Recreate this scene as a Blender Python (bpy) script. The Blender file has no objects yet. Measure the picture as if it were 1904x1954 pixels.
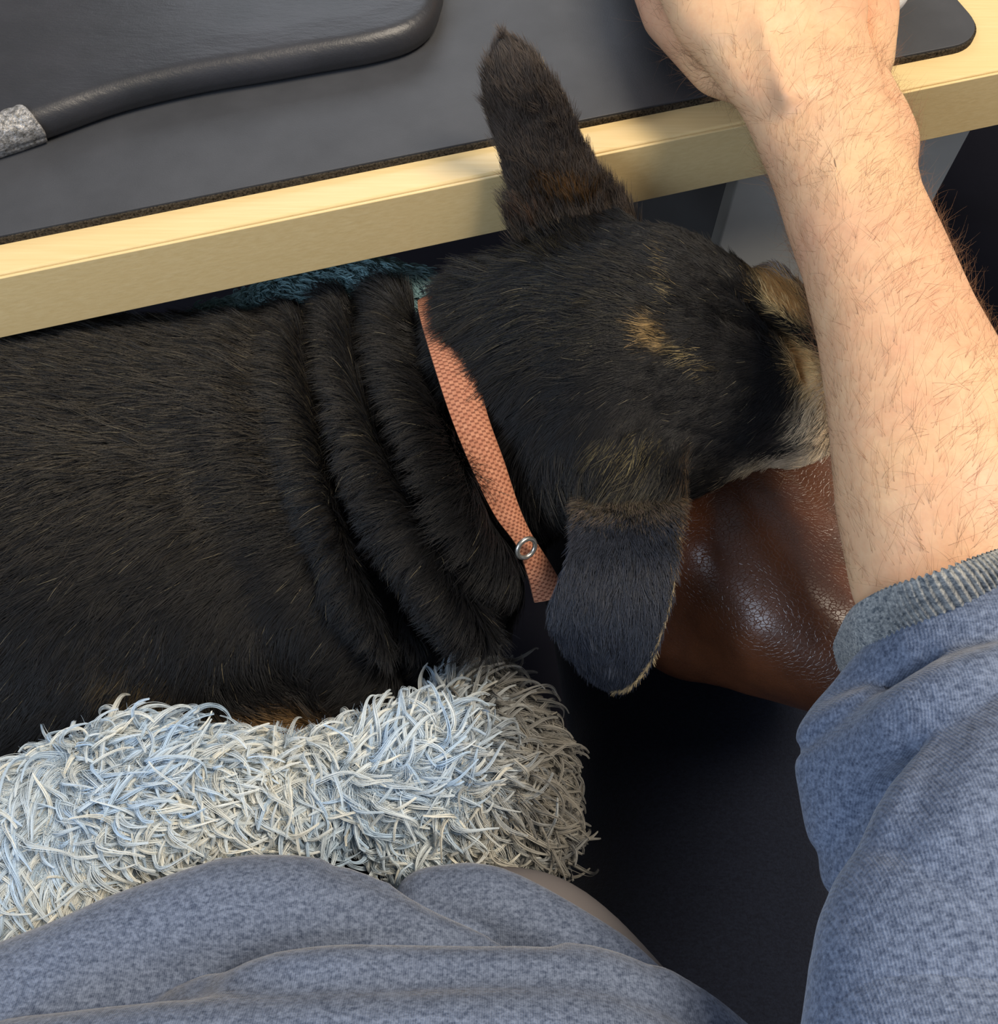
import bpy, bmesh, math
import numpy as np
from mathutils import Vector, Matrix
rng = np.random.default_rng(7)
C = bpy.context.scene.collection
sc = bpy.context.scene

# ------------------------------------------------------------------ camera, light, exposure
CAM = np.array([0.0, 0.0, 1.05]); TILT = math.radians(28.5); F = 1750.0
cam_d = bpy.data.cameras.new('camera'); cam = bpy.data.objects.new('camera', cam_d); C.objects.link(cam)
cam.location = CAM; cam.rotation_euler = (TILT, 0, 0)
cam_d.sensor_fit = 'HORIZONTAL'; cam_d.sensor_width = 36; cam_d.lens = 36 * F / 1904
cam_d.clip_start = 0.01; cam_d.clip_end = 50
cam_d.dof.use_dof = False
sc.camera = cam
w = bpy.data.worlds.new('room_light'); sc.world = w; w.use_nodes = True
w.node_tree.nodes['Background'].inputs[0].default_value = (0.80, 0.86, 1.0, 1)
w.node_tree.nodes['Background'].inputs[1].default_value = 0.30
def area(name, loc, target, size, power, col):
    l = bpy.data.lights.new(name, 'AREA'); l.shape = 'RECTANGLE'; l.size = size[0]; l.size_y = size[1]; l.energy = power; l.color = col
    o = bpy.data.objects.new(name, l); C.objects.link(o); o.location = loc
    o.rotation_euler = (Vector(target) - Vector(loc)).to_track_quat('-Z', 'Y').to_euler(); return o
area('ceiling_lamp', (0.70, 0.16, 2.30), (0.05, 0.2, 0.72), (0.60, 0.60), 37, (1.0, 0.87, 0.70))
area('monitor_glow', (-0.15, 1.25, 1.30), (-0.05, 0.3, 0.74), (0.6, 0.35), 2.2, (0.80, 0.88, 1.0))
area('window_light', (-1.10, -0.75, 1.55), (-0.05, 0.05, 0.70), (0.9, 0.7), 18, (0.66, 0.80, 1.0))
sc.view_settings.view_transform = 'Standard'; sc.view_settings.look = 'None'
sc.view_settings.exposure = 0.0; sc.view_settings.gamma = 1.0; sc.view_settings.use_curve_mapping = False

# ------------------------------------------------------------------ pixel -> world
_ct, _st = math.cos(TILT), math.sin(TILT)
FWD = np.array([0, _st, -_ct]); UP = np.array([0, _ct, _st]); RT = np.array([1.0, 0, 0])
def P(x, y, z):
    d = FWD + (x - 952) / F * RT + (977 - y) / F * UP
    return CAM + d * ((z - CAM[2]) / d[2])
def ppm(p):                      # pixels per metre at a point
    return F / float(np.dot(np.asarray(p) - CAM, FWD))
def B(x, y, z, r):               # centre on the ray of a pixel, radius given in pixels
    p = P(x, y, z); return (p, r / ppm(p))
def proj(V):
    q = V - CAM; dep = q @ FWD
    return 952 + F * (q @ RT) / dep, 977 - F * (q @ UP) / dep

# ------------------------------------------------------------------ distance fields and surface nets
class G:
    """points of a grid as float32 arrays"""
    def __init__(s, lo, hi, h):
        s.lo = np.array(lo, float); s.h = h
        n = np.ceil((np.array(hi) - s.lo) / h).astype(int) + 1
        ax = [(s.lo[i] + h * np.arange(n[i])).astype(np.float32) for i in range(3)]
        s.X, s.Y, s.Z = np.meshgrid(*ax, indexing='ij')
def smin(a, b, k):
    h = np.maximum(k - np.abs(a - b), 0) / k
    return np.minimum(a, b) - h * h * k * 0.25
def smax(a, b, k): return -smin(-a, -b, k)
def seg(g, a, ra, b, rb, flat=1.0):
    a = np.asarray(a, np.float32); b = np.asarray(b, np.float32); ab = b - a
    px, py, pz = g.X - a[0], g.Y - a[1], g.Z - a[2]
    t = np.clip((px * ab[0] + py * ab[1] + pz * ab[2]) / max(float(ab @ ab), 1e-9), 0, 1)
    dx, dy, dz = px - t * ab[0], py - t * ab[1], (pz - t * ab[2]) * flat
    return np.sqrt(dx * dx + dy * dy + dz * dz) - (ra + (rb - ra) * t)
def chain(g, pts, flat=1.0):
    pts = [B(*p) for p in pts]
    if len(pts) == 1: return seg(g, pts[0][0], pts[0][1], pts[0][0] + 1e-5, pts[0][1], flat)
    d = None
    for (a, ra), (b, rb) in zip(pts[:-1], pts[1:]):
        e = seg(g, a, ra, b, rb, flat); d = e if d is None else np.minimum(d, e)
    return d
def smooth_pts(pts, n=5):        # Catmull-Rom through pixel points (any number of columns)
    p = np.array(pts, float); p = np.vstack([2 * p[0] - p[1], p, 2 * p[-1] - p[-2]]); out = []
    for i in range(1, len(p) - 2):
        for t in np.arange(n) / n:
            out.append(0.5 * ((2 * p[i]) + (p[i + 1] - p[i - 1]) * t + (2 * p[i - 1] - 5 * p[i] + 4 * p[i + 1] - p[i + 2]) * t ** 2
                              + (3 * p[i] - p[i - 1] - 3 * p[i + 1] + p[i + 2]) * t ** 3))
    out.append(p[-2]); return np.array(out)
def groove(g, pts, z, w_, amp, zmin=0.0):      # long crease pressed into a surface along a line
    k_ = np.array([P(a, b, z)[:2] for a, b in smooth_pts(pts, 3)]); x_, y_ = g.X[:, :, 0], g.Y[:, :, 0]; d = np.full(x_.shape, 1e9, np.float32)
    for (ax, ay), (bx, by) in zip(k_[:-1], k_[1:]):
        ex, ey = bx - ax, by - ay; t = np.clip(((x_ - ax) * ex + (y_ - ay) * ey) / (ex * ex + ey * ey), 0, 1); d = np.minimum(d, np.hypot(x_ - ax - t * ex, y_ - ay - t * ey))
    return (np.exp(-(d / w_) ** 2) * amp)[:, :, None] * (g.Z > zmin)
def wob(g, f, amp, seed, n=5):   # smooth noise out of sines
    r = np.random.default_rng(seed); o = 0
    for i in range(n):
        v = r.normal(size=3); v = v / np.linalg.norm(v) * f * r.uniform(.6, 1.6)
        o = o + np.sin(g.X * v[0] + g.Y * v[1] + g.Z * v[2] + r.uniform(0, 6.28))
    return o * (amp / n)
def nets(g, Fd):
    S = Fd < 0; nx, ny, nz = S.shape
    c = np.zeros((nx - 1, ny - 1, nz - 1), np.int8)
    for i in (0, 1):
        for j in (0, 1):
            for k in (0, 1): c += S[i:nx - 1 + i, j:ny - 1 + j, k:nz - 1 + k]
    act = (c > 0) & (c < 8); I, J, K = np.nonzero(act)
    idx = np.full(act.shape, -1, np.int64); idx[I, J, K] = np.arange(len(I))
    acc = np.zeros((len(I), 3)); cnt = np.zeros(len(I))
    cor = [(i, j, k) for i in (0, 1) for j in (0, 1) for k in (0, 1)]
    for a in cor:
        for ax in range(3):
            if a[ax]: continue
            b = list(a); b[ax] = 1
            fa = Fd[I + a[0], J + a[1], K + a[2]]; fb = Fd[I + b[0], J + b[1], K + b[2]]
            m = (fa < 0) != (fb < 0); t = np.where(m, fa / np.where(m, fa - fb, 1), 0)
            q = np.array(a, float)[None].repeat(len(I), 0); q[:, ax] += t
            acc += q * m[:, None]; cnt += m
    V = (acc / np.maximum(cnt, 1)[:, None] + np.stack([I, J, K], 1)) * g.h + g.lo
    quads = []
    for ax in range(3):
        o1, o2 = [a for a in range(3) if a != ax]
        sl0 = [slice(None)] * 3; sl1 = [slice(None)] * 3
        sl0[ax] = slice(0, S.shape[ax] - 1); sl1[ax] = slice(1, None)
        e = S[tuple(sl0)] != S[tuple(sl1)]
        E = np.argwhere(e); E = E[(E[:, o1] > 0) & (E[:, o2] > 0) & (E[:, o1] < S.shape[o1] - 1) & (E[:, o2] < S.shape[o2] - 1)]
        def cell(d1, d2):
            q = E.copy(); q[:, o1] -= d1; q[:, o2] -= d2; return idx[q[:, 0], q[:, 1], q[:, 2]]
        Q = np.stack([cell(1, 1), cell(0, 1), cell(0, 0), cell(1, 0)], 1)
        ins = S[E[:, 0], E[:, 1], E[:, 2]]; flip = ~ins if ax != 1 else ins
        Q[flip] = Q[flip][:, ::-1]; quads.append(Q)
    Q = np.vstack(quads); Q = Q[(Q >= 0).all(1)]
    return V, Q
def mesh_np(name, V, Fc, mat, parent=None, smooth=True, col=None):
    me = bpy.data.meshes.new(name); V = np.asarray(V, float)
    if isinstance(Fc, np.ndarray):
        k = Fc.shape[1]
        me.vertices.add(len(V)); me.vertices.foreach_set('co', V.astype(np.float32).ravel())
        me.loops.add(Fc.size); me.loops.foreach_set('vertex_index', Fc.astype(np.int32).ravel())
        me.polygons.add(len(Fc)); me.polygons.foreach_set('loop_start', (np.arange(len(Fc)) * k).astype(np.int32))
        me.update(calc_edges=True); me.validate()
    else:
        me.from_pydata([tuple(v) for v in V], [], [tuple(int(i) for i in f) for f in Fc])
    me.polygons.foreach_set('use_smooth', [smooth] * len(me.polygons))
    if mat: me.materials.append(mat)
    if col is not None:
        a = me.color_attributes.new('fcol', 'FLOAT_COLOR', 'POINT')
        a.data.foreach_set('color', np.hstack([col, np.ones((len(col), 1))]).astype(np.float32).ravel())
    o = bpy.data.objects.new(name, me); C.objects.link(o)
    if parent: o.parent = parent
    return o
def laplace(V, Q, it=2, k=.5):
    e = np.vstack([Q[:, [0, 1]], Q[:, [1, 2]], Q[:, [2, 3]], Q[:, [3, 0]]])
    e = np.vstack([e, e[:, ::-1]]); n = np.bincount(e[:, 0], minlength=len(V))[:, None].clip(1)
    for _ in range(it):
        A = np.stack([np.bincount(e[:, 0], V[e[:, 1], i], len(V)) for i in range(3)], 1) / n
        V = V + k * (A - V)
    return V
def tag(o, label=None, cat=None, kind=None, group=None):
    if label: o['label'] = label
    if cat: o['category'] = cat
    if kind: o['kind'] = kind
    if group: o['group'] = group
    return o

# ------------------------------------------------------------------ materials
def srgb(r, g, b):
    f = lambda c: (c / 255 / 12.92) if c / 255 <= .04045 else ((c / 255 + .055) / 1.055) ** 2.4
    return (f(r), f(g), f(b), 1)
def lin(r, g, b): return np.array(srgb(r, g, b)[:3])
class M:
    def __init__(s, name, rough=.6, spec=.4, **kw):
        s.m = bpy.data.materials.new(name); s.m.use_nodes = True; s.t = s.m.node_tree
        s.b = s.t.nodes['Principled BSDF']; s.b.inputs['Roughness'].default_value = rough
        s.b.inputs['Specular IOR Level'].default_value = spec
        for k, v in kw.items(): s.b.inputs[k].default_value = v
    def n(s, typ, **kw):
        x = s.t.nodes.new(typ)
        for k, v in kw.items():
            if k in x.inputs: x.inputs[k].default_value = v
            else: setattr(x, k, v)
        return x
    def l(s, a, b): s.t.links.new(a, b)
    def coord(s, scale=(1, 1, 1), rot=(0, 0, 0)):
        c = s.n('ShaderNodeTexCoord'); m = s.n('ShaderNodeMapping'); m.inputs['Scale'].default_value = scale; m.inputs['Rotation'].default_value = rot
        s.l(c.outputs['Object'], m.inputs[0]); return m.outputs[0]
    def noise(s, co, scale, detail=3, rough=.6):
        n = s.n('ShaderNodeTexNoise'); n.inputs['Scale'].default_value = scale; n.inputs['Detail'].default_value = detail; n.inputs['Roughness'].default_value = rough
        s.l(co, n.inputs['Vector']); return n.outputs[0]
    def ramp(s, fac, stops):
        r = s.n('ShaderNodeValToRGB'); e = r.color_ramp.elements
        while len(e) < len(stops): e.new(.5)
        for i, (p, c) in enumerate(stops): e[i].position = p; e[i].color = c
        s.l(fac, r.inputs[0]); return r.outputs[0]
    def mix(s, fac, a, b, mode='MIX'):
        x = s.n('ShaderNodeMix'); x.data_type = 'RGBA'; x.blend_type = mode
        for i, v in ((0, fac), (6, a), (7, b)):
            if hasattr(v, 'node'): s.l(v, x.inputs[i])
            else: x.inputs[i].default_value = v
        return x.outputs[2]
    def bump(s, h, strength, dist):
        b = s.n('ShaderNodeBump'); b.inputs['Strength'].default_value = strength; b.inputs['Distance'].default_value = dist
        s.l(h, b.inputs['Height'])
        if s.b.inputs['Normal'].links: s.l(s.b.inputs['Normal'].links[0].from_socket, b.inputs['Normal'])
        s.l(b.outputs[0], s.b.inputs['Normal'])
    def base(s, c):
        if hasattr(c, 'node'): s.l(c, s.b.inputs['Base Color'])
        else: s.b.inputs['Base Color'].default_value = c
        return s
EA = math.atan2(P(1904, 137, .74)[1] - P(0, 527, .74)[1], P(1904, 137, .74)[0] - P(0, 527, .74)[0])   # bearing of the desk's front edge
def wood():
    m = M('birch_laminate', .32, .5); co = m.coord((2, 60, 60), (0, 0, -EA))
    a = m.noise(co, 12, 5, .6); b = m.noise(m.coord((1.2, 14, 30), (0, 0, -EA)), 6, 3)
    c = m.ramp(a, [(.3, srgb(218, 190, 134)), (.7, srgb(236, 212, 160))])
    m.base(m.mix(b, c, srgb(226, 198, 142))); m.bump(a, .12, .0004); return m.m
def leatherette(name, col, rough, sc_=900, bs=.25):
    m = M(name, rough, .5); co = m.coord()
    v = m.n('ShaderNodeTexVoronoi'); v.inputs['Scale'].default_value = sc_; m.l(co, v.inputs['Vector'])
    n = m.noise(co, 30, 3); m.base(m.ramp(n, [(.3, col), (.75, tuple(c * 1.35 for c in col[:3]) + (1,))]))
    m.bump(v.outputs[0], bs, .0003); m.bump(m.noise(co, 160, 3), bs, .0004); return m.m
def plain(name, col, rough=.5, spec=.5, **kw):
    m = M(name, rough, spec, **kw); n = m.noise(m.coord(), 40, 2)
    m.base(m.ramp(n, [(.2, tuple(c * .9 for c in col[:3]) + (1,)), (.8, col)])); return m.m
def heather(name, dark, light, knit=0, stain=None):
    m = M(name, .92, .15); co = m.coord()
    a = m.noise(co, 900, 2, .7); b = m.noise(m.coord((1, 2.2, 1)), 320, 2, .6)
    c = m.mix(.45, m.ramp(a, [(.36, dark), (.64, light)]), m.ramp(b, [(.38, dark), (.62, light)]))
    if stain is not None: c = m.mix(m.ramp(m.noise(co, 14, 2), [(.48, (0, 0, 0, 1)), (.7, (.55, .55, .55, 1))]), c, stain)
    if knit:
        wv = m.n('ShaderNodeTexWave'); wv.inputs['Scale'].default_value = 480; wv.inputs['Distortion'].default_value = .6; wv.inputs['Detail Scale'].default_value = .2; m.l(m.coord((1, .12, .3), (0, 0, .15)), wv.inputs['Vector'])
        m.bump(wv.outputs['Fac'], .25, .0003); c = m.mix(.16, c, m.ramp(wv.outputs['Fac'], [(.1, dark), (.9, light)]))
    m.base(c); m.bump(a, .45, .0006); m.bump(m.noise(co, 120, 2), .3, .001)
    try: m.b.inputs['Sheen Weight'].default_value = .25; m.b.inputs['Sheen Roughness'].default_value = .4
    except KeyError: pass
    return m.m
def skin():
    m = M('skin', .48, .35); co = m.coord()
    a = m.noise(co, 45, 4); b = m.noise(co, 260, 3); c = m.noise(co, 14, 2)
    k = m.mix(.5, m.ramp(a, [(.3, srgb(212, 160, 122)), (.7, srgb(224, 182, 138))]), m.ramp(c, [(.35, srgb(214, 156, 124)), (.65, srgb(226, 188, 142))]))
    m.base(m.mix(.12, k, m.ramp(b, [(.3, srgb(200, 130, 110)), (.7, srgb(245, 215, 180))])))
    m.b.inputs['Subsurface Weight'].default_value = .12; m.b.inputs['Subsurface Scale'].default_value = .004; m.b.inputs['Subsurface Radius'].default_value = (1, .4, .2)
    v = m.n('ShaderNodeTexVoronoi'); v.inputs['Scale'].default_value = 700; m.l(co, v.inputs['Vector'])
    m.bump(v.outputs[0], .12, .0003); m.bump(b, .15, .0004); return m.m
def brown_leather():
    m = M('brown_leather', .30, .6); co = m.coord()
    m.base(m.ramp(m.noise(co, 25, 4), [(.3, srgb(64, 37, 24)), (.7, srgb(106, 62, 38))]))
    v = m.n('ShaderNodeTexVoronoi'); v.feature = 'DISTANCE_TO_EDGE'; v.inputs['Scale'].default_value = 420; m.l(m.coord((1, 1.6, 1), (0, 0, .6)), v.inputs['Vector'])
    m.bump(m.ramp(v.outputs[0], [(0, (0, 0, 0, 1)), (.08, (1, 1, 1, 1))]), .35, .0003)
    m.bump(m.noise(co, 700, 3), .3, .0003); return m.m
def vcol(name, rough, spec):      # colour carried per vertex or per hair
    m = M(name, rough, spec); a = m.n('ShaderNodeAttribute'); a.attribute_name = 'fcol'
    m.l(a.outputs['Color'], m.b.inputs['Base Color']); return m.m
def webbing():
    m = M('salmon_webbing', .75, .3); u = m.n('ShaderNodeUVMap')
    w1 = m.n('ShaderNodeTexBrick'); w1.inputs['Scale'].default_value = 1.0
    w1.inputs['Brick Width'].default_value = .009; w1.inputs['Row Height'].default_value = .11; w1.inputs['Mortar Size'].default_value = .0025; w1.inputs['Mortar Smooth'].default_value = 1
    m.l(u.outputs[0], w1.inputs['Vector'])
    n = m.noise(m.coord(), 500, 3)
    m.base(m.mix(w1.outputs['Fac'], m.ramp(n, [(.3, srgb(164, 104, 78)), (.7, srgb(190, 134, 104))]), srgb(120, 70, 50)))
    inv = m.n('ShaderNodeInvert'); m.l(w1.outputs['Fac'], inv.inputs['Color']); m.bump(inv.outputs[0], .6, .0006); return m.m

# ------------------------------------------------------------------ curve hair
def tri_sample(V, Q, wgt, n):
    T = np.vstack([Q[:, [0, 1, 2]], Q[:, [0, 2, 3]]]) if Q.shape[1] == 4 else Q
    a, b, c = V[T[:, 0]], V[T[:, 1]], V[T[:, 2]]; N = np.cross(b - a, c - a); A = np.linalg.norm(N, axis=1) + 1e-14
    cen = (a + b + c) / 3; w_ = A * wgt(cen, N / A[:, None]); s = w_.sum()
    if s <= 0: raise ValueError('nothing to sample')
    k = rng.choice(len(T), n, p=w_ / s); u = rng.random(n); v = rng.random(n); f = u + v > 1; u[f] = 1 - u[f]; v[f] = 1 - v[f]
    return a[k] + u[:, None] * (b - a)[k] + v[:, None] * (c - a)[k], (N / A[:, None])[k]
def unit(v): return v / (np.linalg.norm(v, axis=-1, keepdims=True) + 1e-12)
def in_view(cen, N, m=140, back=-.35):
    x, y = proj(cen); f = (x > -m) & (x < 1904 + m) & (y > -m) & (y < 1954 + m)
    return f * ((unit(CAM - cen) * N).sum(1) > back)
def comb_field(ctrl, z=.72):
    K = np.array([[P(a[0], a[1], z)[0], P(a[0], a[1], z)[1]] for a in ctrl])
    D = np.array([P(a[0] + a[2] * 20, a[1] + a[3] * 20, z) - P(a[0], a[1], z) for a in ctrl]); D = unit(D)
    def f(S):
        q = P_flat(S, z); d2 = ((q[:, None, :2] - K[None]) ** 2).sum(2) + 1e-5; w_ = d2 ** -1.6
        return unit((w_[:, :, None] * D[None]).sum(1) / w_.sum(1)[:, None])
    return f
def P_flat(S, z):                # slide points along their sight line to one height, so the comb map is read consistently
    d = S - CAM; return CAM + d * ((z - CAM[2]) / d[:, 2:3])
def hair(name, S, N, D, L, R, col, mat, parent, k=5, lift=.35, droop=.25, rnd=.25, clump=0, cell=.004, curl=0):
    n = len(S); T = unit(D - (D * N).sum(1, keepdims=True) * N)
    if np.isscalar(lift): lift = np.full(n, lift)
    key = np.floor((S + rng.normal(size=S.shape) * cell * .25) / cell).astype(np.int64); _, inv = np.unique(key @ np.array([73856093, 19349663, 83492791]), return_inverse=True)
    nc = inv.max() + 1; cj = rng.normal(size=(nc, 3))[inv] * rnd
    T = unit(T + cj + rng.normal(size=(n, 3)) * rnd * .5); T = unit(T - np.minimum((T * N).sum(1, keepdims=True), 0) * N)
    side = np.cross(N, T); bend = (rng.normal(size=nc)[inv] * .6 + rng.normal(size=n) * .4)[:, None]
    t = np.linspace(0, 1, k)[None, :, None]; Lh = L[:, None, None]
    p = S[:, None] + Lh * (T[:, None] * t * (1 - lift[:, None, None] * .3) + N[:, None] * (lift[:, None, None] * t - droop * lift[:, None, None] * 1.5 * t * t) + side[:, None] * (bend[:, None] * rnd * .8 * t * t))
    if curl:
        ph = rng.uniform(0, 6.28, nc)[inv][:, None, None] + t * rng.uniform(2.5, 6, nc)[inv][:, None, None]
        ca = curl * Lh * t * rng.uniform(.3, 1.2, nc)[inv][:, None, None]
        p = p + ca * (np.cos(ph) * side[:, None] + np.sin(ph) * N[:, None] * .8)
    if clump:
        cs = [np.stack([np.bincount(inv, p[:, j, i], nc) for i in range(3)], 1) / np.bincount(inv, minlength=nc)[:, None] for j in range(k)]
        for j in range(k): p[:, j] += (cs[j][inv] - p[:, j]) * clump * (j / (k - 1)) ** 1.0
    hc = bpy.data.hair_curves.new(name); hc.add_curves([k] * n)
    hc.attributes['position'].data.foreach_set('vector', p.astype(np.float32).ravel())
    ra = hc.attributes.get('radius') or hc.attributes.new('radius', 'FLOAT', 'POINT')
    Rr = (np.asarray(R) * np.ones(n))[:, None] * np.linspace(1, .15, k)[None] ** .7
    ra.data.foreach_set('value', Rr.astype(np.float32).ravel())
    ca_ = hc.attributes.new('fcol', 'FLOAT_COLOR', 'CURVE'); ca_.data.foreach_set('color', np.hstack([col, np.ones((n, 1))]).astype(np.float32).ravel())
    hc.materials.append(mat); o = bpy.data.objects.new(name, hc); C.objects.link(o)
    if parent: o.parent = parent
    return o

# ------------------------------------------------------------------ small mesh builders
def box(name, u0, u1, v0, v1, z0, z1, mat, parent=None, bev=0.0, frame=None):
    """box in a frame (origin, u, v) on the ground plane"""
    O, U, Vv = frame; bm = bmesh.new(); bmesh.ops.create_cube(bm, size=1)
    for vv in bm.verts:
        a = u0 + (vv.co.x + .5) * (u1 - u0); b = v0 + (vv.co.y + .5) * (v1 - v0); z = z0 + (vv.co.z + .5) * (z1 - z0)
        q = O + U * a + Vv * b; vv.co = (q[0], q[1], z)
    if bev: bmesh.ops.bevel(bm, geom=bm.edges[:], offset=bev, segments=3, profile=.5, affect='EDGES')
    bmesh.ops.recalc_face_normals(bm, faces=bm.faces)
    me = bpy.data.meshes.new(name); bm.to_mesh(me); bm.free(); me.materials.append(mat)
    o = bpy.data.objects.new(name, me); C.objects.link(o)
    if parent: o.parent = parent
    return o
def prism(name, poly, z0, z1, mat, parent=None, bev=0):
    bm = bmesh.new(); vs = [bm.verts.new((q[0], q[1], z1)) for q in poly]; f = bm.faces.new(vs)
    r = bmesh.ops.extrude_face_region(bm, geom=[f]); bmesh.ops.translate(bm, vec=(0, 0, z0 - z1), verts=[e for e in r['geom'] if isinstance(e, bmesh.types.BMVert)])
    if bev:
        ed = [e for e in bm.edges if abs(e.verts[0].co.z - e.verts[1].co.z) < 1e-6 and e.verts[0].co.z > (z0 + z1) / 2]
        bmesh.ops.bevel(bm, geom=ed, offset=bev, segments=2, profile=.5, affect='EDGES')
    bmesh.ops.recalc_face_normals(bm, faces=bm.faces); me = bpy.data.meshes.new(name); bm.to_mesh(me); bm.free(); me.materials.append(mat)
    o = bpy.data.objects.new(name, me); C.objects.link(o)
    if parent: o.parent = parent
    return o
def empty(name, loc):
    o = bpy.data.objects.new(name, None); C.objects.link(o); o.location = loc; o.empty_display_size = .05; return o
def adopt(o, p):                  # parent without moving
    o.parent = p; o.matrix_parent_inverse = Matrix.Translation(-p.location)

# ================================================================== SETTING
FR0 = (np.zeros(2), np.array([1.0, 0]), np.array([0, 1.0]))
tag(box('floor', -1.6, 1.6, -1.2, 1.9, -.02, 0, plain('dark_carpet', srgb(34, 34, 42), .95, .1), frame=FR0), kind='structure')
tag(box('wall_back', -1.6, 1.6, 1.9, 2.0, 0, 2.4, plain('wall_paint', srgb(170, 165, 155), .8, .2), frame=FR0), kind='structure')

# desk frame: origin on the front edge, U along it, V into the desk
O2 = P(0, 527, .74)[:2]; U2 = np.array([math.cos(EA), math.sin(EA)]); V2 = np.array([-U2[1], U2[0]]); DF = (O2, U2, V2)
TH = .0365
def uv_of(x, y, z): q = P(x, y, z)[:2] - O2; return float(q @ U2), float(q @ V2)
DU1 = uv_of(1904, 137, .74)[0]
desk = tag(empty('desk', (*(O2 + U2 * .25), 0)), 'light birch desk with a straight front edge crossing above the dog', 'desk')
WOOD = wood()
adopt(box('desktop', -.7, 1.1, .0014, .62, .74 - TH, .74, WOOD, frame=DF, bev=.0012), desk)
eb = box('edge_band', -.7, 1.1, -.0006, .0010, .74 - TH, .7392, WOOD, frame=DF, bev=.0004); adopt(eb, desk)
DARKM = plain('black_steel', srgb(28, 28, 32), .5, .5); GREYM = plain('grey_steel', srgb(196, 194, 186), .55, .4)
for uu in (-.66, 1.02):
    for v_ in (.05, .56): adopt(box('leg', uu, uu + .04, v_, v_ + .04, 0, .74 - TH, DARKM, frame=DF, bev=.002), desk)
# slim strip right of the pedestal
a = uv_of(1904, 470, .55)
# drawer pedestal under the desk
pu0, _ = uv_of(1488, 330, .74 - TH)
ped = tag(empty('drawer_pedestal', (*(O2 + U2 * (pu0 + .08) + V2 * .12), 0)), 'grey metal drawer pedestal in the shadow under the desk', 'drawers')
PU1 = pu0 + .155; PV = .035
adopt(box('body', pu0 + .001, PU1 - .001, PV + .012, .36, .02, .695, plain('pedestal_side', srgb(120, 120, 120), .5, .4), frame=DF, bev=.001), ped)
for i, (z0, z1) in enumerate([(.47, .69), (.25, .462), (.03, .242)]):
    d = box('drawer', pu0, PU1, PV, PV + .0115, z0, z1, GREYM, frame=DF, bev=.0015); adopt(d, ped)
    adopt_h = box('handle', pu0 + .045, PU1 - .045, PV - .01, PV + .0005, z1 - .035, z1 - .027, DARKM, frame=DF, bev=.001); adopt(adopt_h, ped)
for du, dv in ((.01, .03), (.12, .03), (.01, .3), (.12, .3)):
    adopt(box('foot', pu0 + du, pu0 + du + .02, PV + dv, PV + dv + .02, 0, .021, DARKM, frame=DF), ped)
pk = tag(box('metal_post', PU1 + .062, PU1 + .072, .12, .13, 0, .74 - TH, plain('olive_metal', srgb(120, 124, 108), .5, .5), frame=DF, bev=.001),
         'thin olive grey upright post beneath the desk, right of the pedestal', 'post')

# desk mat: rounded rectangle in desk coordinates
mz0, mz1 = .7400, .7442
_, mv0 = uv_of(700, 324, mz0); mu1, _ = uv_of(1862, 62, mz0)
def rrect(u0, u1, v0, v1, r, n=10):
    pts = []
    for cu, cv, a0 in ((u1 - r, v0 + r, -90), (u1 - r, v1 - r, 0), (u0 + r, v1 - r, 90), (u0 + r, v0 + r, 180)):
        for i in range(n + 1):
            an = math.radians(a0 + 90 * i / n); pts.append(O2 + U2 * (cu + r * math.cos(an)) + V2 * (cv + r * math.sin(an)))
    return pts
MATT = leatherette('black_leatherette', srgb(58, 59, 62), .55, 1500, .12)
mat_top = tag(prism('desk_mat', rrect(-.5, mu1, mv0, .34, .022), mz0 + .0032, mz1, MATT, bev=.0003),
              'large flat black leatherette desk mat with a rounded corner, lying on the birch desk', 'desk mat')
felt = M('black_felt', .98, .05); felt.base(felt.ramp(felt.noise(felt.coord(), 900, 3), [(.3, srgb(22, 20, 18)), (.7, srgb(84, 76, 64))])); felt.bump(felt.noise(felt.coord(), 700, 3), .8, .001)
prism('felt_backing', rrect(-.5, mu1 + .0006, mv0 - .0012, .34, .022), mz0, mz0 + .0032, felt.m, mat_top)['label'] = 'fuzzy dark felt underside showing at the edge'

# wrist rest: a rounded pad from a 2-D outline
def poly_sdf(px, py, poly):
    d = np.full(px.shape, 1e9, np.float32); s = np.ones(px.shape, np.float32); n = len(poly)
    for i in range(n):
        ax, ay = poly[i]; bx, by = poly[i - 1]; ex, ey = bx - ax, by - ay; wx, wy = px - ax, py - ay
        t = np.clip((wx * ex + wy * ey) / (ex * ex + ey * ey), 0, 1); qx, qy = wx - ex * t, wy - ey * t
        d = np.minimum(d, qx * qx + qy * qy); c1 = py >= ay; c2 = py < by; c3 = ex * wy > ey * wx
        s = np.where((c1 & c2 & c3) | (~c1 & ~c2 & ~c3), -s, s)
    return s * np.sqrt(d)
WZ = mz1 + .006
front = smooth_pts([(-260, 330), (-130, 318), (0, 285), (110, 248), (200, 215), (300, 187), (400, 166), (500, 149), (640, 125), (720, 110), (785, 90), (828, 58), (846, 10)], 3)
back = [(850, -60), (835, -130), (780, -170), (600, -150), (330, -70), (110, -12), (0, 8), (-120, 30), (-250, 70), (-330, 150), (-330, 260)]
wp = [P(x, y, WZ)[:2] for x, y in list(front) + back]; wpa = np.array(wp)
WTOP = mz1 + .0165
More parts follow.
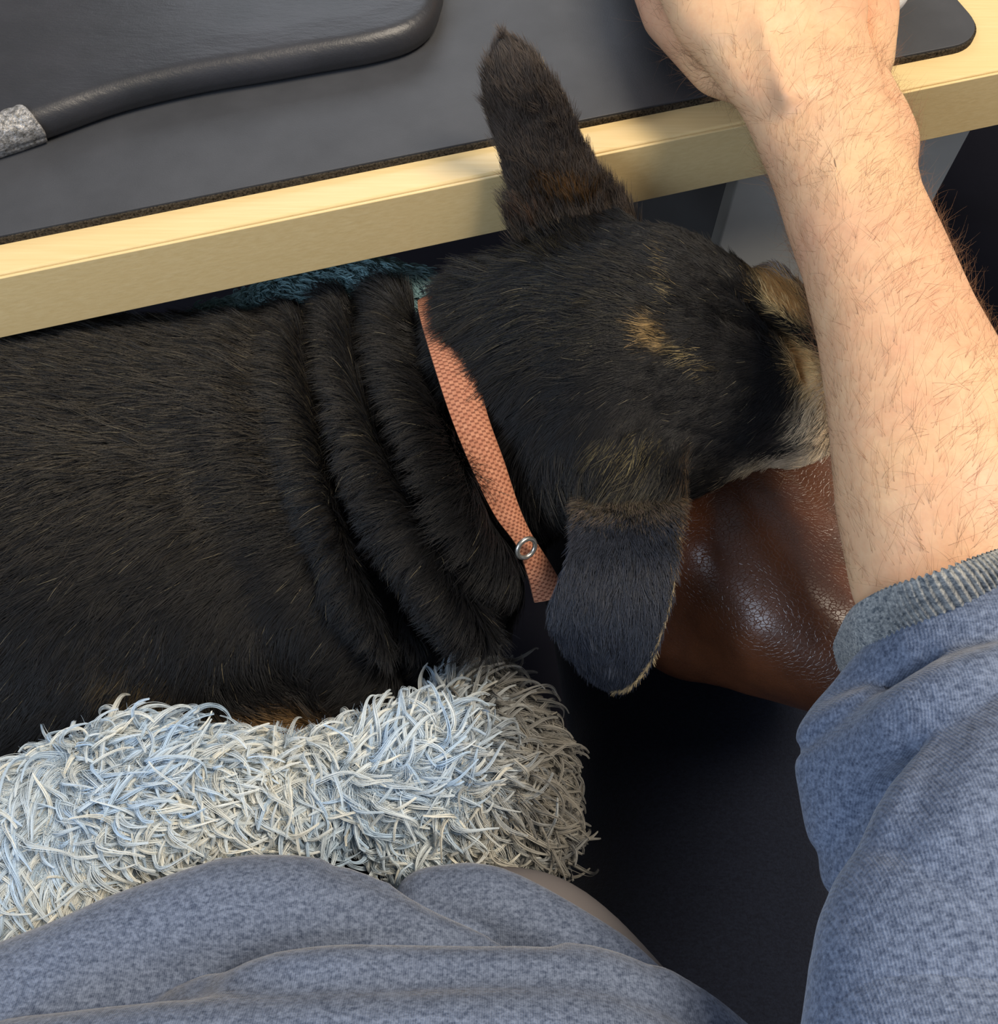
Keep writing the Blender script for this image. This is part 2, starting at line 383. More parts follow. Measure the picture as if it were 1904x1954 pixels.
def pad_field(g):
    d2 = poly_sdf(g.X[:, :, 0], g.Y[:, :, 0], wp)[:, :, None] * np.ones_like(g.Z)
    r = .0075; zc = (mz1 + WTOP) / 2; hz = (WTOP - mz1) / 2
    dz = np.abs(g.Z - zc) - hz + r - np.clip(-d2, 0, .02) * .08
    dd = d2 + r; e = np.sqrt(np.maximum(dd, 0) ** 2 + np.maximum(dz, 0) ** 2) + np.minimum(np.maximum(dd, dz), 0) - r
    seam = np.exp(-((g.Z - mz1 - .0048) / .0006) ** 2) * .0006      # stitched seam round the lower edge
    return e + seam + wob(g, 260, .0002, 3)
g = G((*wpa.min(0) - .004, mz1 - .004), (*wpa.max(0) + .004, WTOP + .005), .0012)
V, Q = nets(g, pad_field(g)); V[:, 2] = np.maximum(V[:, 2], mz1)
WL = M('black_soft_leather', .42, .5); co = WL.coord(); WL.base(WL.ramp(WL.noise(co, 20, 3), [(.3, srgb(40, 41, 44)), (.7, srgb(52, 52, 56))]))
vv = WL.n('ShaderNodeTexVoronoi'); vv.inputs['Scale'].default_value = 1100; WL.l(co, vv.inputs['Vector']); WL.bump(vv.outputs[0], .12, .0003)
WL.bump(WL.noise(WL.coord((1, 3, 1), (0, 0, -.4)), 150, 3), .35, .0006)
pad = tag(mesh_np('wrist_rest', laplace(V, Q, 1), Q, WL.m), 'black padded leather wrist rest with a curved front, lying on the desk mat', 'wrist rest')
# torn tape patch wrapped over the rest's left front corner
tl = [P(x, y, mz1 + .012)[:2] for x, y in [(-140, 262), (-60, 252), (-5, 243), (20, 230), (50, 221), (64, 226), (80, 240), (78, 250), (98, 262), (100, 275), (96, 290), (99, 296), (82, 297), (84, 306), (70, 310), (76, 322), (52, 330), (30, 335), (0, 328), (-60, 350), (-140, 350)]]
tla = np.array(tl); g = G((*tla.min(0) - .002, mz1), (*tla.max(0) + .002, WTOP + .005), .0007)
pf = pad_field(g); td = poly_sdf(g.X[:, :, 0], g.Y[:, :, 0], tl)[:, :, None]
tf = np.maximum(np.maximum(pf - .0014 - wob(g, 900, .0005, 9), -(pf + .001)), td + wob(g, 1500, .0008, 4))
V, Q = nets(g, tf)
TP = M('silver_tape', .38, .6, Metallic=.35); co = TP.coord(); TP.base(TP.ramp(TP.noise(co, 500, 4), [(.35, srgb(92, 90, 86)), (.65, srgb(176, 174, 172))])); TP.bump(TP.noise(co, 800, 3), .8, .0008)
mesh_np('tape_patch', V, Q, TP.m, pad)['label'] = 'torn silver tape patch wrapped over the corner'

# ================================================================== CHAIR
BL = brown_leather(); chair = tag(empty('office_chair', (*P(1350, 1500, .0)[:2], 0)), 'chair with a dark brown creased leather armrest under the dog\'s chin', 'chair')
g = G((.02, .0, .50), (.34, .30, .74), .003)
f = chain(g, [(1330, 880, .652, 115), (1400, 1030, .652, 125), (1500, 1150, .650, 125), (1620, 1240, .646, 120)], 1.15)
f = smin(f, chain(g, [(1500, 800, .643, 150), (1600, 1000, .641, 150), (1700, 1150, .640, 150)], 1.2), .02)
f = smin(f, chain(g, [(1300, 1060, .590, 120), (1330, 1160, .592, 140), (1440, 1190, .602, 125), (1570, 1230, .60, 110)], 1.1), .06)
V, Q = nets(g, f + wob(g, 60, .0012, 5)); adopt(mesh_np('armrest', laplace(V, Q, 2), Q, BL), chair)
pc = P(1520, 1080, .60); ax_, ay_ = pc[0], pc[1]
ARMF = (np.array([ax_, ay_]), np.array([1.0, 0]), np.array([0, 1.0]))
adopt(box('armrest_post', -.015, .015, -.03, .03, .30, .62, DARKM, frame=ARMF, bev=.004), chair)
SF = leatherette('dark_seat_leather', srgb(9, 13, 22), .8, 500, .3)
adopt(box('seat', -.30, ax_ + .03, -.30, .16, .27, .355, SF, frame=FR0, bev=.03), chair)
scx = (ax_ - .27) / 2; CF = (np.array([scx, -.06]), np.array([1.0, 0]), np.array([0, 1.0]))
adopt(box('gas_lift', -.025, .025, -.025, .025, .08, .275, DARKM, frame=CF, bev=.008), chair)
for i in range(5):
    a = i * 2 * math.pi / 5 + .3; d = np.array([math.cos(a), math.sin(a)]); LF = (np.array([scx, -.06]), d, np.array([-d[1], d[0]]))
    lg = box('base_leg', 0, .27, -.02, .02, .055, .085, DARKM, frame=LF, bev=.006); adopt(lg, chair)
    adopt(box('caster', .235, .285, -.012, .012, 0, .056, DARKM, frame=LF, bev=.008), chair)

# ================================================================== PERSON
SK = skin()
g = G((.05, .04, .66), (.33, .68, .85), .002)
def arm_field(g):
    f = chain(g, [(1590, 262, .772, 132), (1627, 400, .775, 128), (1668, 500, .777, 134), (1708, 620, .778, 146), (1762, 780, .778, 176), (1800, 950, .774, 198), (1828, 1090, .766, 200), (1850, 1200, .752, 160), (1870, 1300, .74, 120)], 1.12)
    h = chain(g, [(1578, 230, .777, 122), (1520, 120, .785, 158), (1465, 10, .790, 192), (1425, -110, .792, 205), (1400, -200, .79, 195)], 2.0)
    f = smin(f, h, .02)
    f = smin(f, chain(g, [(1470, 150, .762, 72), (1385, 118, .764, 76), (1305, 20, .765, 82), (1260, -90, .765, 76), (1225, -180, .765, 60)], 1.3), .012)      # thumb mound
    f = smin(f, chain(g, [(1640, -100, .772, 72), (1642, 30, .772, 70), (1636, 110, .770, 68), (1618, 190, .768, 60)], 1.2), .006)    # outer heel of the hand
    f = smin(f, chain(g, [(1688, 268, .782, 40)], 1.1), .014)                                                                          # knob of the wrist bone
    f = f + groove(g, [(1648, -60), (1662, 50), (1680, 150), (1696, 205)], .79, .003, .0035)
    for pts in ([(1225, -180, .765, 55), (1200, -320, .762, 50), (1225, -470, .760, 44)],                                              # thumb
                [(1300, -190, .79, 62), (1290, -360, .80, 54), (1300, -530, .785, 49), (1305, -640, .765, 44)],
                [(1390, -200, .795, 62), (1385, -390, .807, 56), (1390, -580, .79, 50), (1395, -700, .765, 44)],
                [(1480, -190, .792, 60), (1485, -360, .80, 53), (1495, -540, .785, 47), (1500, -640, .765, 42)],
                [(1570, -160, .782, 55), (1590, -300, .785, 46), (1610, -420, .770, 41), (1618, -500, .758, 37)]):
        f = smin(f, chain(g, pts, 1.05), .006)
    for pts in ([(1500, 180, .797, 9), (1440, 0, .806, 9), (1400, -150, .812, 9)], [(1540, 170, .797, 8), (1510, 0, .806, 8), (1480, -150, .81, 8)], [(1610, 420, .806, 10), (1590, 300, .803, 9)]):
        f = smin(f, chain(g, pts) + .001, .012)                                                                                        # tendons
    return f
f = arm_field(g); f = np.maximum(f, (mz1 + .0004) - g.Z + (g.Y < P(1500, 230, .74)[1]) * 0 - 1 * ((g.Y - O2[1]) * 0)) if False else f
V, Q = nets(g, f); V = laplace(V, Q, 3); ARMV, ARMQ = V, Q
person = tag(mesh_np('person', V, Q, SK), 'person with a bare hairy forearm in a pushed-up grey sweatshirt, hand on the desk mat', 'person')
# arm hair
S, N = tri_sample(V, Q, lambda c, n: in_view(c, n, 60, -.5) * np.where(proj(c)[1] < 90, .25, 1) * (proj(c)[1] < 1130), 4300)
x, y = proj(S); ax = unit(P(1590, 300, .77) - P(1800, 950, .77)); out = np.where((x - (1590 + (y - 300) * .32)) > 0, 1, -1)[:, None]
D = unit(ax[None] * .9 + np.array([[1, 0.25, 0]]) * (.45 + .5 * (x[:, None] > 1590 + (y[:, None] - 300) * .32)))
HB = vcol('arm_hair_brown', .5, .3)
hair('arm_hair', S, N, D, rng.uniform(.006, .016, len(S)), rng.uniform(.000022, .000042, len(S)), lin(128, 92, 64)[None] * rng.uniform(.6, 1.3, (len(S), 1)), HB, person, k=7, lift=.25, droop=.35, rnd=.42)

HG = heather('blue_grey_heather', srgb(60, 70, 90), srgb(122, 133, 154), 1)
# torso and upper sleeve of the sweatshirt
g = G((-.30, -.50, .50), (.28, .10, 1.04), .0042)
f = seg(g, (-.02, -.22, .62), .15, (0, -.33, .90), .15); f = smin(f, seg(g, (.12, -.33, .92), .075, (.15, -.14, .85), .050), .05); f = smin(f, seg(g, (.15, -.14, .85), .050, P(1850, 2010, .798), .034), .02)
V, Q = nets(g, smax(f, g.Z - 1.0, .04) + wob(g, 40, .003, 15)); V = laplace(V, Q, 2); TV, TQ = V, Q
g = G((-.30, -.16, .60), (.16, .10, .83), .0024)
f = chain(g, [(-150, 2300, .68, 400), (500, 2400, .68, 420), (1150, 2450, .68, 400)], 1.0)
f = smin(f, chain(g, [(100, 2080, .70, 150), (600, 2040, .705, 150), (1100, 2080, .70, 140)]), .03)
for pts, k in (([(-120, 1990, .705, 120), (100, 1895, .705, 125), (300, 1800, .706, 118), (480, 1752, .707, 110), (640, 1765, .706, 100), (820, 1830, .704, 85), (1000, 1900, .70, 70)], .012),
               ([(200, 2060, .700, 75), (420, 1930, .733, 75), (600, 1872, .744, 72), (800, 1870, .742, 72), (1000, 1876, .740, 75), (1120, 1888, .735, 85), (1230, 1935, .728, 90), (1330, 2000, .72, 95), (1450, 2100, .71, 95)], .0025),
               ([(0, 2050, .74, 90), (300, 2010, .752, 85), (600, 1985, .756, 85), (900, 1985, .756, 85), (1150, 2010, .75, 90), (1350, 2110, .74, 95)], .006)):
    f = smin(f, chain(g, [tuple(p) for p in smooth_pts(pts, 3)]), k)
hem = chain(g, [tuple(p) for p in smooth_pts([(830, 1745, .680, 85), (930, 1735, .682, 85), (1030, 1785, .682, 85), (1140, 1865, .680, 90), (1240, 1950, .678, 90)], 3)])
f = smin(f, hem, .002)
f = f + groove(g, [(380, 1880), (470, 1820), (560, 1797), (780, 1794), (1000, 1800), (1150, 1806), (1250, 1842)], .745, .003, .0022)
f = f + groove(g, [(620, 1650), (760, 1702), (900, 1752), (1040, 1804)], .72, .0025, .002)
f = f + wob(g, 55, .002, 11) + wob(g, 160, .0006, 12)
V, Q = nets(g, f); V = laplace(V, Q, 2); shirt = mesh_np('sweatshirt', np.vstack([V, TV]), np.vstack([Q, TQ + len(V)]), HG, person)
shirt['label'] = 'heather blue-grey sweatshirt body bunched in folds at the lap'
# sleeve
g = G((.07, -.09, .66), (.31, .16, .87), .0017)
def sl(pts, n=3): return chain(g, [tuple(p) for p in smooth_pts(pts, n)])
f = sl([(1630, 1386, .742, 68), (1685, 1298, .760, 74), (1790, 1240, .785, 92), (1910, 1205, .795, 108), (2050, 1180, .79, 120)])
f = smin(f, sl([(1612, 1432, .748, 74), (1665, 1402, .764, 84), (1760, 1378, .79, 105), (1880, 1345, .80, 130), (2020, 1320, .80, 140)]), .002)
f = smin(f, sl([(1622, 1430, .742, 86), (1632, 1530, .738, 97), (1652, 1620, .736, 100), (1690, 1710, .732, 96)]), .010)
f = smin(f, chain(g, [(1740, 1470, .752, 150), (1760, 1630, .752, 150)]), .02)
f = smin(f, sl([(2080, 1350, .80, 190), (1965, 1490, .805, 190), (1885, 1620, .805, 200), (1850, 1740, .80, 220), (1820, 1880, .795, 255), (1810, 2050, .79, 270)]), .002)
f = f + groove(g, [(1640, 1334), (1670, 1318), (1710, 1292), (1790, 1262), (1910, 1236), (2010, 1225)], .80, .0028, .0028)
f = f + groove(g, [(1935, 1262), (1840, 1360), (1764, 1448), (1705, 1560), (1670, 1640)], .80, .0030, .0022)
f = f + groove(g, [(1904, 1560), (1800, 1640), (1720, 1690)], .80, .004, .0012)
f = f + wob(g, 60, .0015, 21) + wob(g, 170, .0005, 22)
V, Q = nets(g, f); slv = mesh_np('sleeve', laplace(V, Q, 3), Q, HG, shirt)
# cuff: ribbed knit band round the forearm, each rib raised
def cuff():
    A = np.array([P(*q) for q in smooth_pts([(1598, 1212, .700), (1618, 1172, .745), (1645, 1145, .785), (1700, 1118, .806), (1780, 1092, .818), (1860, 1062, .818), (1935, 1040, .808), (1985, 1048, .788), (2000, 1075, .757)], 60)])
    Bq = np.array([P(*q) for q in smooth_pts([(1625, 1300, .690), (1650, 1290, .735), (1690, 1262, .765), (1760, 1220, .782), (1840, 1185, .79), (1920, 1160, .79), (1985, 1145, .785), (2030, 1145, .768), (2035, 1165, .738)], 60)])
    n = len(A); mrow = 28; s = np.concatenate([[0], np.cumsum(np.linalg.norm(np.diff(A, axis=0), axis=1))]); out = []
    cen = P(1830, 1150, .74)
    for j in range(mrow + 1):
        t = j / mrow; row = A * (1 - t) + Bq * t; nn = unit(row - cen)
        tt = np.gradient(row, axis=0); ww = Bq - A; nn = unit(np.cross(tt, ww)); nn *= np.sign((nn * (row - cen)).sum(1, keepdims=True))
        rib = np.sin(s / .0022 * 2 * math.pi)[:, None]
        knit = np.cos(j * math.pi) * .00018
        roll = .0022 * math.sin(min(1, t * 4) * math.pi / 2)
        out.append(row + nn * (rib * .00045 + knit * (rib > 0) + roll + .0012 * math.sin(t * math.pi)))
    inner = [out[0] - unit(A - cen) * .003]; rows = inner + out; Vv_ = np.vstack(rows); Fq = []
    for j in range(len(rows) - 1):
        i = np.arange(n - 1); Fq.append(np.stack([j * n + i, j * n + i + 1, (j + 1) * n + i + 1, (j + 1) * n + i], 1))
    return Vv_, np.vstack(Fq)
V, Q = cuff(); cf = mesh_np('cuff', V, Q, heather('grey_rib_knit', srgb(70, 78, 86), srgb(168, 168, 164)), shirt); cf['label'] = 'grey ribbed knit cuff'
# undershirt edge beyond the hem
g = G((-.02, -.14, .60), (.14, .10, .74), .003)
f = chain(g, [tuple(p) for p in smooth_pts([(900, 1760, .662, 100), (1010, 1765, .664, 100), (1090, 1810, .664, 100), (1170, 1890, .662, 100), (1240, 1970, .66, 100)], 3)])
V, Q = nets(g, f); us = mesh_np('undershirt', laplace(V, Q, 2), Q, plain('taupe_jersey', srgb(112, 106, 104), .9, .1), person)
us['label'] = 'smooth taupe undershirt edge below the sweatshirt hem'
# trousers
g = G((-.34, -.30, .32), (.22, .40, .60), .004)
f = chain(g, [(1330, 2100, .43, 270), (1340, 1750, .43, 260), (1330, 1400, .43, 245), (1250, 1000, .43, 225)], 1.1)
f = smin(f, chain(g, [(300, 2000, .43, 270), (350, 1600, .43, 260), (400, 1100, .43, 230)], 1.1), .03)
f = smin(f, chain(g, [(300, 2050, .44, 270), (1300, 2050, .44, 270)]), .05) + wob(g, 45, .003, 31)
V, Q = nets(g, f); tr = mesh_np('trousers', laplace(V, Q, 2), Q, heather('dark_navy_cotton', srgb(12, 15, 26), srgb(22, 27, 40)), person); tr['label'] = 'dark navy trousers in the shade'

# mouse under the hand
g = G((.10, .38, mz1 - .002), (.27, .62, mz1 + .035), .0015)
mc = (P(1684, -8, mz1 + .012), P(1590, -260, mz1 + .012))
f = seg(g, mc[0] + (-.010, .012, 0), .027, mc[1] + (0, 0, 0), .027, 1.55); f = np.maximum(f, mz1 + .0006 - g.Z)
V, Q = nets(g, f); V[:, 2] = np.maximum(V[:, 2], mz1)
tag(mesh_np('computer_mouse', laplace(V, Q, 1), Q, plain('white_plastic', srgb(240, 240, 238), .35, .5)), 'white computer mouse on the desk mat, mostly hidden by the hand', 'mouse')

# ================================================================== DOG
def dog_field(g):
    f = chain(g, [(-260, 1070, .600, 440), (0, 1045, .600, 435), (250, 1025, .602, 425), (480, 990, .603, 400), (640, 950, .605, 355)], 1.15)
    f = smin(f, chain(g, [(560, 1010, .60, 340), (760, 930, .62, 280), (900, 840, .645, 230)], 1.1), .03)     # shoulders to neck
    f = smin(f, chain(g, [(120, 1280, .60, 190), (300, 1240, .60, 190), (560, 1180, .60, 190), (780, 1180, .60, 150)], 1.0), .03)     # lower flank and near shoulder
    # rolled folds of loose neck skin
    for pts, k in (([(560, 610, .640, 40), (560, 700, .672, 46), (575, 850, .690, 44), (620, 1000, .688, 44), (680, 1120, .672, 42), (760, 1230, .650, 36)], .012),
                   ([(640, 590, .655, 38), (645, 690, .682, 44), (690, 850, .700, 44), (750, 980, .698, 46), (830, 1100, .686, 50), (910, 1200, .665, 42)], .006),
                   ([(735, 590, .665, 48), (755, 700, .690, 52), (800, 830, .705, 52), (855, 940, .704, 50), (920, 1040, .692, 44), (975, 1090, .675, 32)], .006)):
        f = smin(f, chain(g, [tuple(p) for p in smooth_pts(pts, 3)]), k)
    f = f + groove(g, [(575, 560), (592, 700), (640, 900), (682, 1050), (760, 1200)], .695, .0045, .013)
    f = f + groove(g, [(665, 560), (687, 700), (745, 850), (800, 950), (870, 1050), (950, 1150)], .70, .004, .014)
    f = f + groove(g, [(500, 600), (495, 720), (540, 900), (600, 1050)], .69, .009, .004)
    f = f + groove(g, [(150, 800), (330, 860), (420, 1000), (480, 1200)], .70, .016, .006)
    # head
    h = chain(g, [(1060, 700, .685, 215), (1130, 700, .700, 235), (1230, 690, .700, 220)], 1.1)
    h = smin(h, chain(g, [(930, 640, .68, 90), (960, 760, .68, 120), (1030, 860, .672, 110)], 1.0), .03)        # ruff behind the skull
    h = smin(h, chain(g, [(1230, 640, .705, 190), (1370, 690, .70, 165), (1460, 720, .695, 125)], 1.1), .03)
    h = smin(h, chain(g, [(1190, 850, .675, 105), (1300, 850, .672, 115), (1400, 810, .672, 100), (1500, 800, .675, 75)], 1.0), .02)  # near cheek
    h = smin(h, chain(g, [(1470, 545, .712, 42), (1505, 590, .708, 42)], 1.0), .008)                            # far brow
    h = smin(h, chain(g, [(1525, 700, .702, 36), (1545, 755, .695, 40), (1525, 810, .688, 40)], 1.0), .010)     # near brow and muzzle root
    h = smin(h, chain(g, [(1500, 700, .690, 95), (1600, 720, .682, 80), (1700, 740, .678, 66)], 1.0), .02)      # muzzle
    h = smin(h, chain(g, [(1800, 750, .678, 30)], 1.0), .012)
    h = smin(h, chain(g, [(1420, 860, .664, 45), (1510, 868, .668, 40), (1600, 860, .668, 36)], 1.0), .006)     # lip
    h = smin(h, chain(g, [(1100, 480, .705, 80), (1160, 455, .712, 50)], 1.0), .02)                             # root of the far ear
    h = smin(h, chain(g, [(1120, 890, .697, 72), (1180, 915, .704, 74), (1250, 925, .706, 52)], 1.0), .025)                             # root of the near ear
    f = smin(f, h, .010)
    cr = chain(g, [(1390, 600, .745, 10), (1500, 628, .735, 14), (1560, 680, .725, 14)], 1.0)                   # furrow between the brows
    f = smax(f, -(cr - .0015), .006)
    f = f + groove(g, [(1400, 588), (1460, 602), (1510, 628), (1560, 672)], .735, .0022, .006)
    return f + wob(g, 50, .0012, 41)
g = G((-.42, .0, .46), (.33, .37, .79), .0027)
DV, DQ = nets(g, dog_field(g)); DV = laplace(DV, DQ, 2)
def ear_sheet(left, right, zl, bulge, base_n, th=.0014, nu=40, nv=20):
    """cupped leaf between two edge lines (tip last); bulge toward base_n"""
    Lp = smooth_pts([(*a, z) for a, z in zip(left, zl)], 12); Rp = smooth_pts([(*a, z) for a, z in zip(right, zl)], 12)
    n = min(len(Lp), len(Rp)); Lp, Rp = Lp[:n], Rp[:n]; outer = []; inner = []
    A = np.array([P(*q) for q in Lp]); Bq = np.array([P(*q) for q in Rp])
    for j in range(nv + 1):
        t = j / nv; row = A * (1 - t) + Bq * t; w_ = np.linalg.norm(Bq - A, axis=1)[:, None]
        nn = unit(np.asarray(base_n, float)); b = math.sin(t * math.pi) ** .8
        outer.append(row + nn * w_ * bulge * b); inner.append(row + nn * (w_ * bulge * b - th * 2 * min(1, b * 3 + .15)))
    outer = np.array(outer); inner = np.array(inner); Vv_ = np.vstack([outer.reshape(-1, 3), inner.reshape(-1, 3)])
    m = (nv + 1) * n; Fq = []
    for j in range(nv):
        i = np.arange(n - 1); q = np.stack([j * n + i, j * n + i + 1, (j + 1) * n + i + 1, (j + 1) * n + i], 1); Fq += [q, q[:, ::-1] + m]
    i = np.arange(n - 1); Fq += [np.stack([i, i + m, i + 1 + m, i + 1], 1), np.stack([nv * n + i, nv * n + i + 1, nv * n + i + 1 + m, nv * n + i + m], 1)]
    j = np.arange(nv) * n; Fq += [np.stack([j, j + n, j + n + m, j + m], 1), np.stack([j + n - 1, j + n - 1 + m, j + 2 * n - 1 + m, j + 2 * n - 1], 1)]
    Fq = np.vstack(Fq); return Vv_, Fq, outer
def fix_normals(V, Q, nrm):       # make the outer sheet face nrm
    a = np.cross(V[Q[0, 1]] - V[Q[0, 0]], V[Q[0, 3]] - V[Q[0, 0]]); return Q if a @ nrm > 0 else Q[:, ::-1]
up1 = np.array([0, -.75, .66]); up2 = np.array([.05, -.45, .9])
E1 = ear_sheet([(1010, 500), (975, 440), (974, 370), (958, 310), (938, 240), (927, 190), (929, 140), (944, 100), (960, 78)],
               [(1225, 470), (1205, 400), (1160, 345), (1122, 290), (1100, 240), (1078, 190), (1048, 145), (1010, 98), (968, 76)],
               [.700, .715, .735, .752, .768, .782, .793, .801, .805], .16, up1)
E2 = ear_sheet([(1150, 850), (1100, 945), (1090, 1040), (1066, 1110), (1047, 1175), (1075, 1235), (1115, 1285), (1152, 1310)],
               [(1270, 850), (1304, 945), (1294, 1040), (1284, 1120), (1262, 1210), (1232, 1275), (1200, 1308), (1176, 1316)],
               [.672, .706, .720, .716, .705, .690, .676, .668], .10, up2)
parts = [(DV, DQ)]; offs = len(DV)
for E, upn in ((E1, up1), (E2, up2)):
    q = fix_normals(E[0], E[1], upn); parts.append((E[0], q + offs)); offs += len(E[0])
AV = np.vstack([p[0] for p in parts]); AQ = np.vstack([p[1] for p in parts])
BLK = lin(20, 20, 22)
def blob(x, y, cx, cy, rx, ry, ang=0):
    c, s = math.cos(math.radians(ang)), math.sin(math.radians(ang)); u = ((x - cx) * c + (y - cy) * s) / rx; v = (-(x - cx) * s + (y - cy) * c) / ry
    return np.exp(-(u * u + v * v) ** 1.5)
def dog_col(S, jit=0):            # coat map: black with tan brows, grizzled muzzle, brown ear base, brown elbow patch; some light and shade painted in
    x, y = proj(S); n = len(S)
    if jit: x = x + rng.normal(size=n) * 9; y = y + rng.normal(size=n) * 9
    c = np.repeat(BLK[None], n, 0)
    def lay(m, col, s=1.0): nonlocal c; m = np.clip(m * s, 0, 1)[:, None]; c = c * (1 - m) + np.array(col)[None] * m
    br = rng.random(n) if jit else np.full(n, .5)
    lay(blob(x, y, 200, 800, 500, 260) * (br > .6), lin(88, 80, 66), .6)  # lit upper body painted lighter in the hair colour
    lay(blob(x, y, 1060, 560, 260, 130) * (br > .75), lin(78, 72, 52), .45)
    lay(blob(x, y, 480, 1385, 130, 36, -10), lin(140, 108, 66), .9); lay(blob(x, y, 300, 1340, 120, 40, 30) * (br > .5), lin(92, 78, 50), .8)
    tan = lin(255, 218, 152)
    z = S[:, 2]
    lay(blob(x, y, 1498, 568, 30, 62, -35), tan, 2.0)
    lay(blob(x, y, 1548, 708, 27, 66, -28), tan, 2.0)
    lay(blob(x, y, 1560, 800, 42, 80, 12) * (br > .35), lin(232, 206, 168), 1.4)
    lay(blob(x, y, 1510, 890, 90, 32, -8), lin(196, 178, 152), 1.5)
    lay(blob(x, y, 1390, 940, 90, 12, -42), lin(226, 204, 164), 1.4)
    lay(blob(x, y, 1485, 512, 34, 12, 35) * (br > .45), lin(225, 225, 232), 1.3)
    lay(blob(x, y, 1520, 634, 62, 11, 36), BLK * .6, 2.0)  # black fur between the brows, with the furrow's shade painted in
    lay(blob(x, y, 1485, 858, 62, 11, -14), BLK * .8, 1.5)  # painted shadow line above the lip
    lay(blob(x, y, 1240, 635, 20, 34, -35) * (br > .3), lin(170, 140, 92), .9); lay(blob(x, y, 1310, 680, 50, 14, 30) * (br > .55), lin(150, 132, 92), .9)
    lay(blob(x, y, 1270, 525, 8, 60, -5) * (br > .7), lin(160, 140, 96), .9)
    lay(blob(x, y, 1085, 375, 60, 22, 12) * (br > .4), lin(134, 96, 52), .9); lay(blob(x, y, 1010, 425, 40, 20, 0) * (br > .5), lin(130, 100, 80), .9)
    lay(blob(x, y, 1175, 940, 120, 42, 5) * (br > .62), lin(112, 104, 84), .8); lay(blob(x, y, 1200, 860, 60, 30, 5) * (br > .7), lin(130, 118, 80), .8)
    lay(blob(x, y, 1303, 1000, 5, 120, 4), lin(140, 112, 78), .7)
    return c
VCD = vcol('black_coat', .5, .38)
dog = tag(mesh_np('dog', AV, AQ, vcol('black_coat_under', .8, .2), col=dog_col(AV) * .7), 'black and tan dog asleep across the lap, chin on the brown armrest', 'dog')
COMB = comb_field([(1560, 650, -1, -.1), (1500, 560, -.8, -.5), (1400, 620, -1, -.05), (1540, 820, -.1, 1), (1480, 900, -.8, .35), (1400, 850, -.75, .6), (1300, 750, -1, .3), (1250, 560, -1, -.2),
    (1120, 660, -1, .1), (1150, 520, -1, -.1), (1080, 450, -.5, -1), (1300, 930, -.5, .9), (1180, 850, -.6, .9), (1100, 940, -.2, 1), (1000, 760, -.9, .6), (920, 600, -1, .2), (900, 520, -.9, -.3), (880, 720, -.9, .5),
    (960, 880, -.7, .9), (1020, 1000, -.4, 1), (760, 650, -1, .2), (740, 560, -.8, -.4), (800, 900, -1, .45), (900, 1080, -.8, .8), (660, 700, -1, .15), (640, 950, -1, .4), (760, 1150, -.7, .9), (540, 700, -1, .15),
    (520, 950, -1, .2), (350, 750, -1, .1), (100, 750, -1, .1), (100, 1000, -.9, .5), (350, 1050, -.9, .6), (300, 1250, -.5, .9), (500, 1350, .5, .6), (700, 1250, -.6, .9), (100, 1350, -.6, .8), (900, 1200, -.5, .8)])
def body_w(c, n):
    x, y = proj(c); return in_view(c, n) * np.where(x > 820, 1.5, 1.0) * (c[:, 2] > .55)
NB = 240000
S, N = tri_sample(DV, DQ, body_w, NB); x, y = proj(S)
headm = np.clip((x - 1000) / 250, 0, 1); L = .0150 * (1 - headm) + .0060 * headm
L = L * (1 + .9 * blob(x, y, 930, 800, 90, 380)) * (1 + 1.6 * blob(x, y, 1180, 930, 150, 55)); L = np.where(x > 1480, .006, L); L = L * rng.uniform(.6, 1.15, len(S))
# keep the collar's strip free of roots
CL = smooth_pts([(790, 540), (800, 590), (826, 690), (862, 800), (905, 905), (945, 985), (985, 1040), (1015, 1110)], 6)
dcl = np.min(np.hypot(x[:, None] - 16 - CL[None, :, 0], y[:, None] - CL[None, :, 1]), 1); keep = dcl > 26
S, N, L, x, y = S[keep], N[keep], L[keep], x[keep], y[keep]
FC = dog_col(S, 1) * rng.uniform(.6, 1.3, (len(S), 1)); wh = rng.random(len(S)) < .006; FC[wh] = lin(112, 104, 84) * rng.uniform(.6, 1.4, (wh.sum(), 1))
fur = hair('fur', S, N, COMB(S), L, np.where(x > 1100, .00010, .00013) * rng.uniform(.7, 1.2, len(S)), FC, VCD, dog, k=5, lift=np.where(x > 1050, .12, .34), droop=.3, rnd=.15, clump=.3, cell=.004)
# short fur on the ears
for (E, upn, tip, n_, ln) in ((E1, up1, P(962, 78, .805) - P(1090, 430, .715), 26000, .009), (E2, up2, P(1165, 1314, .668) - P(1195, 930, .728), 26000, .006)):
    q = fix_normals(E[0], E[1], upn); S, N = tri_sample(E[0], q, lambda c, n: in_view(c, n, 140, -.3), n_); D = np.repeat(unit(tip)[None], len(S), 0)
    x, y = proj(S); ln_ = ln * (1 + .8 * np.clip((y - 330) / 100, 0, 1) * (y < 600))
    y2 = y + rng.normal(size=len(y)) * 14; base = np.where((y2 > 985)[:, None], lin(46, 50, 60)[None], lin(94, 84, 76)[None])
    cc = dog_col(S, 1); cc = np.where((cc.sum(1) < BLK.sum() * 1.9)[:, None], base, cc)
    o = hair('ear_fur', S, N, D, ln_ * rng.uniform(.6, 1.2, len(S)), .00009, cc * rng.uniform(.5, 1.6, (len(S), 1)), VCD, dog, k=4, lift=.22, droop=.2, rnd=.14, clump=.2, cell=.004)
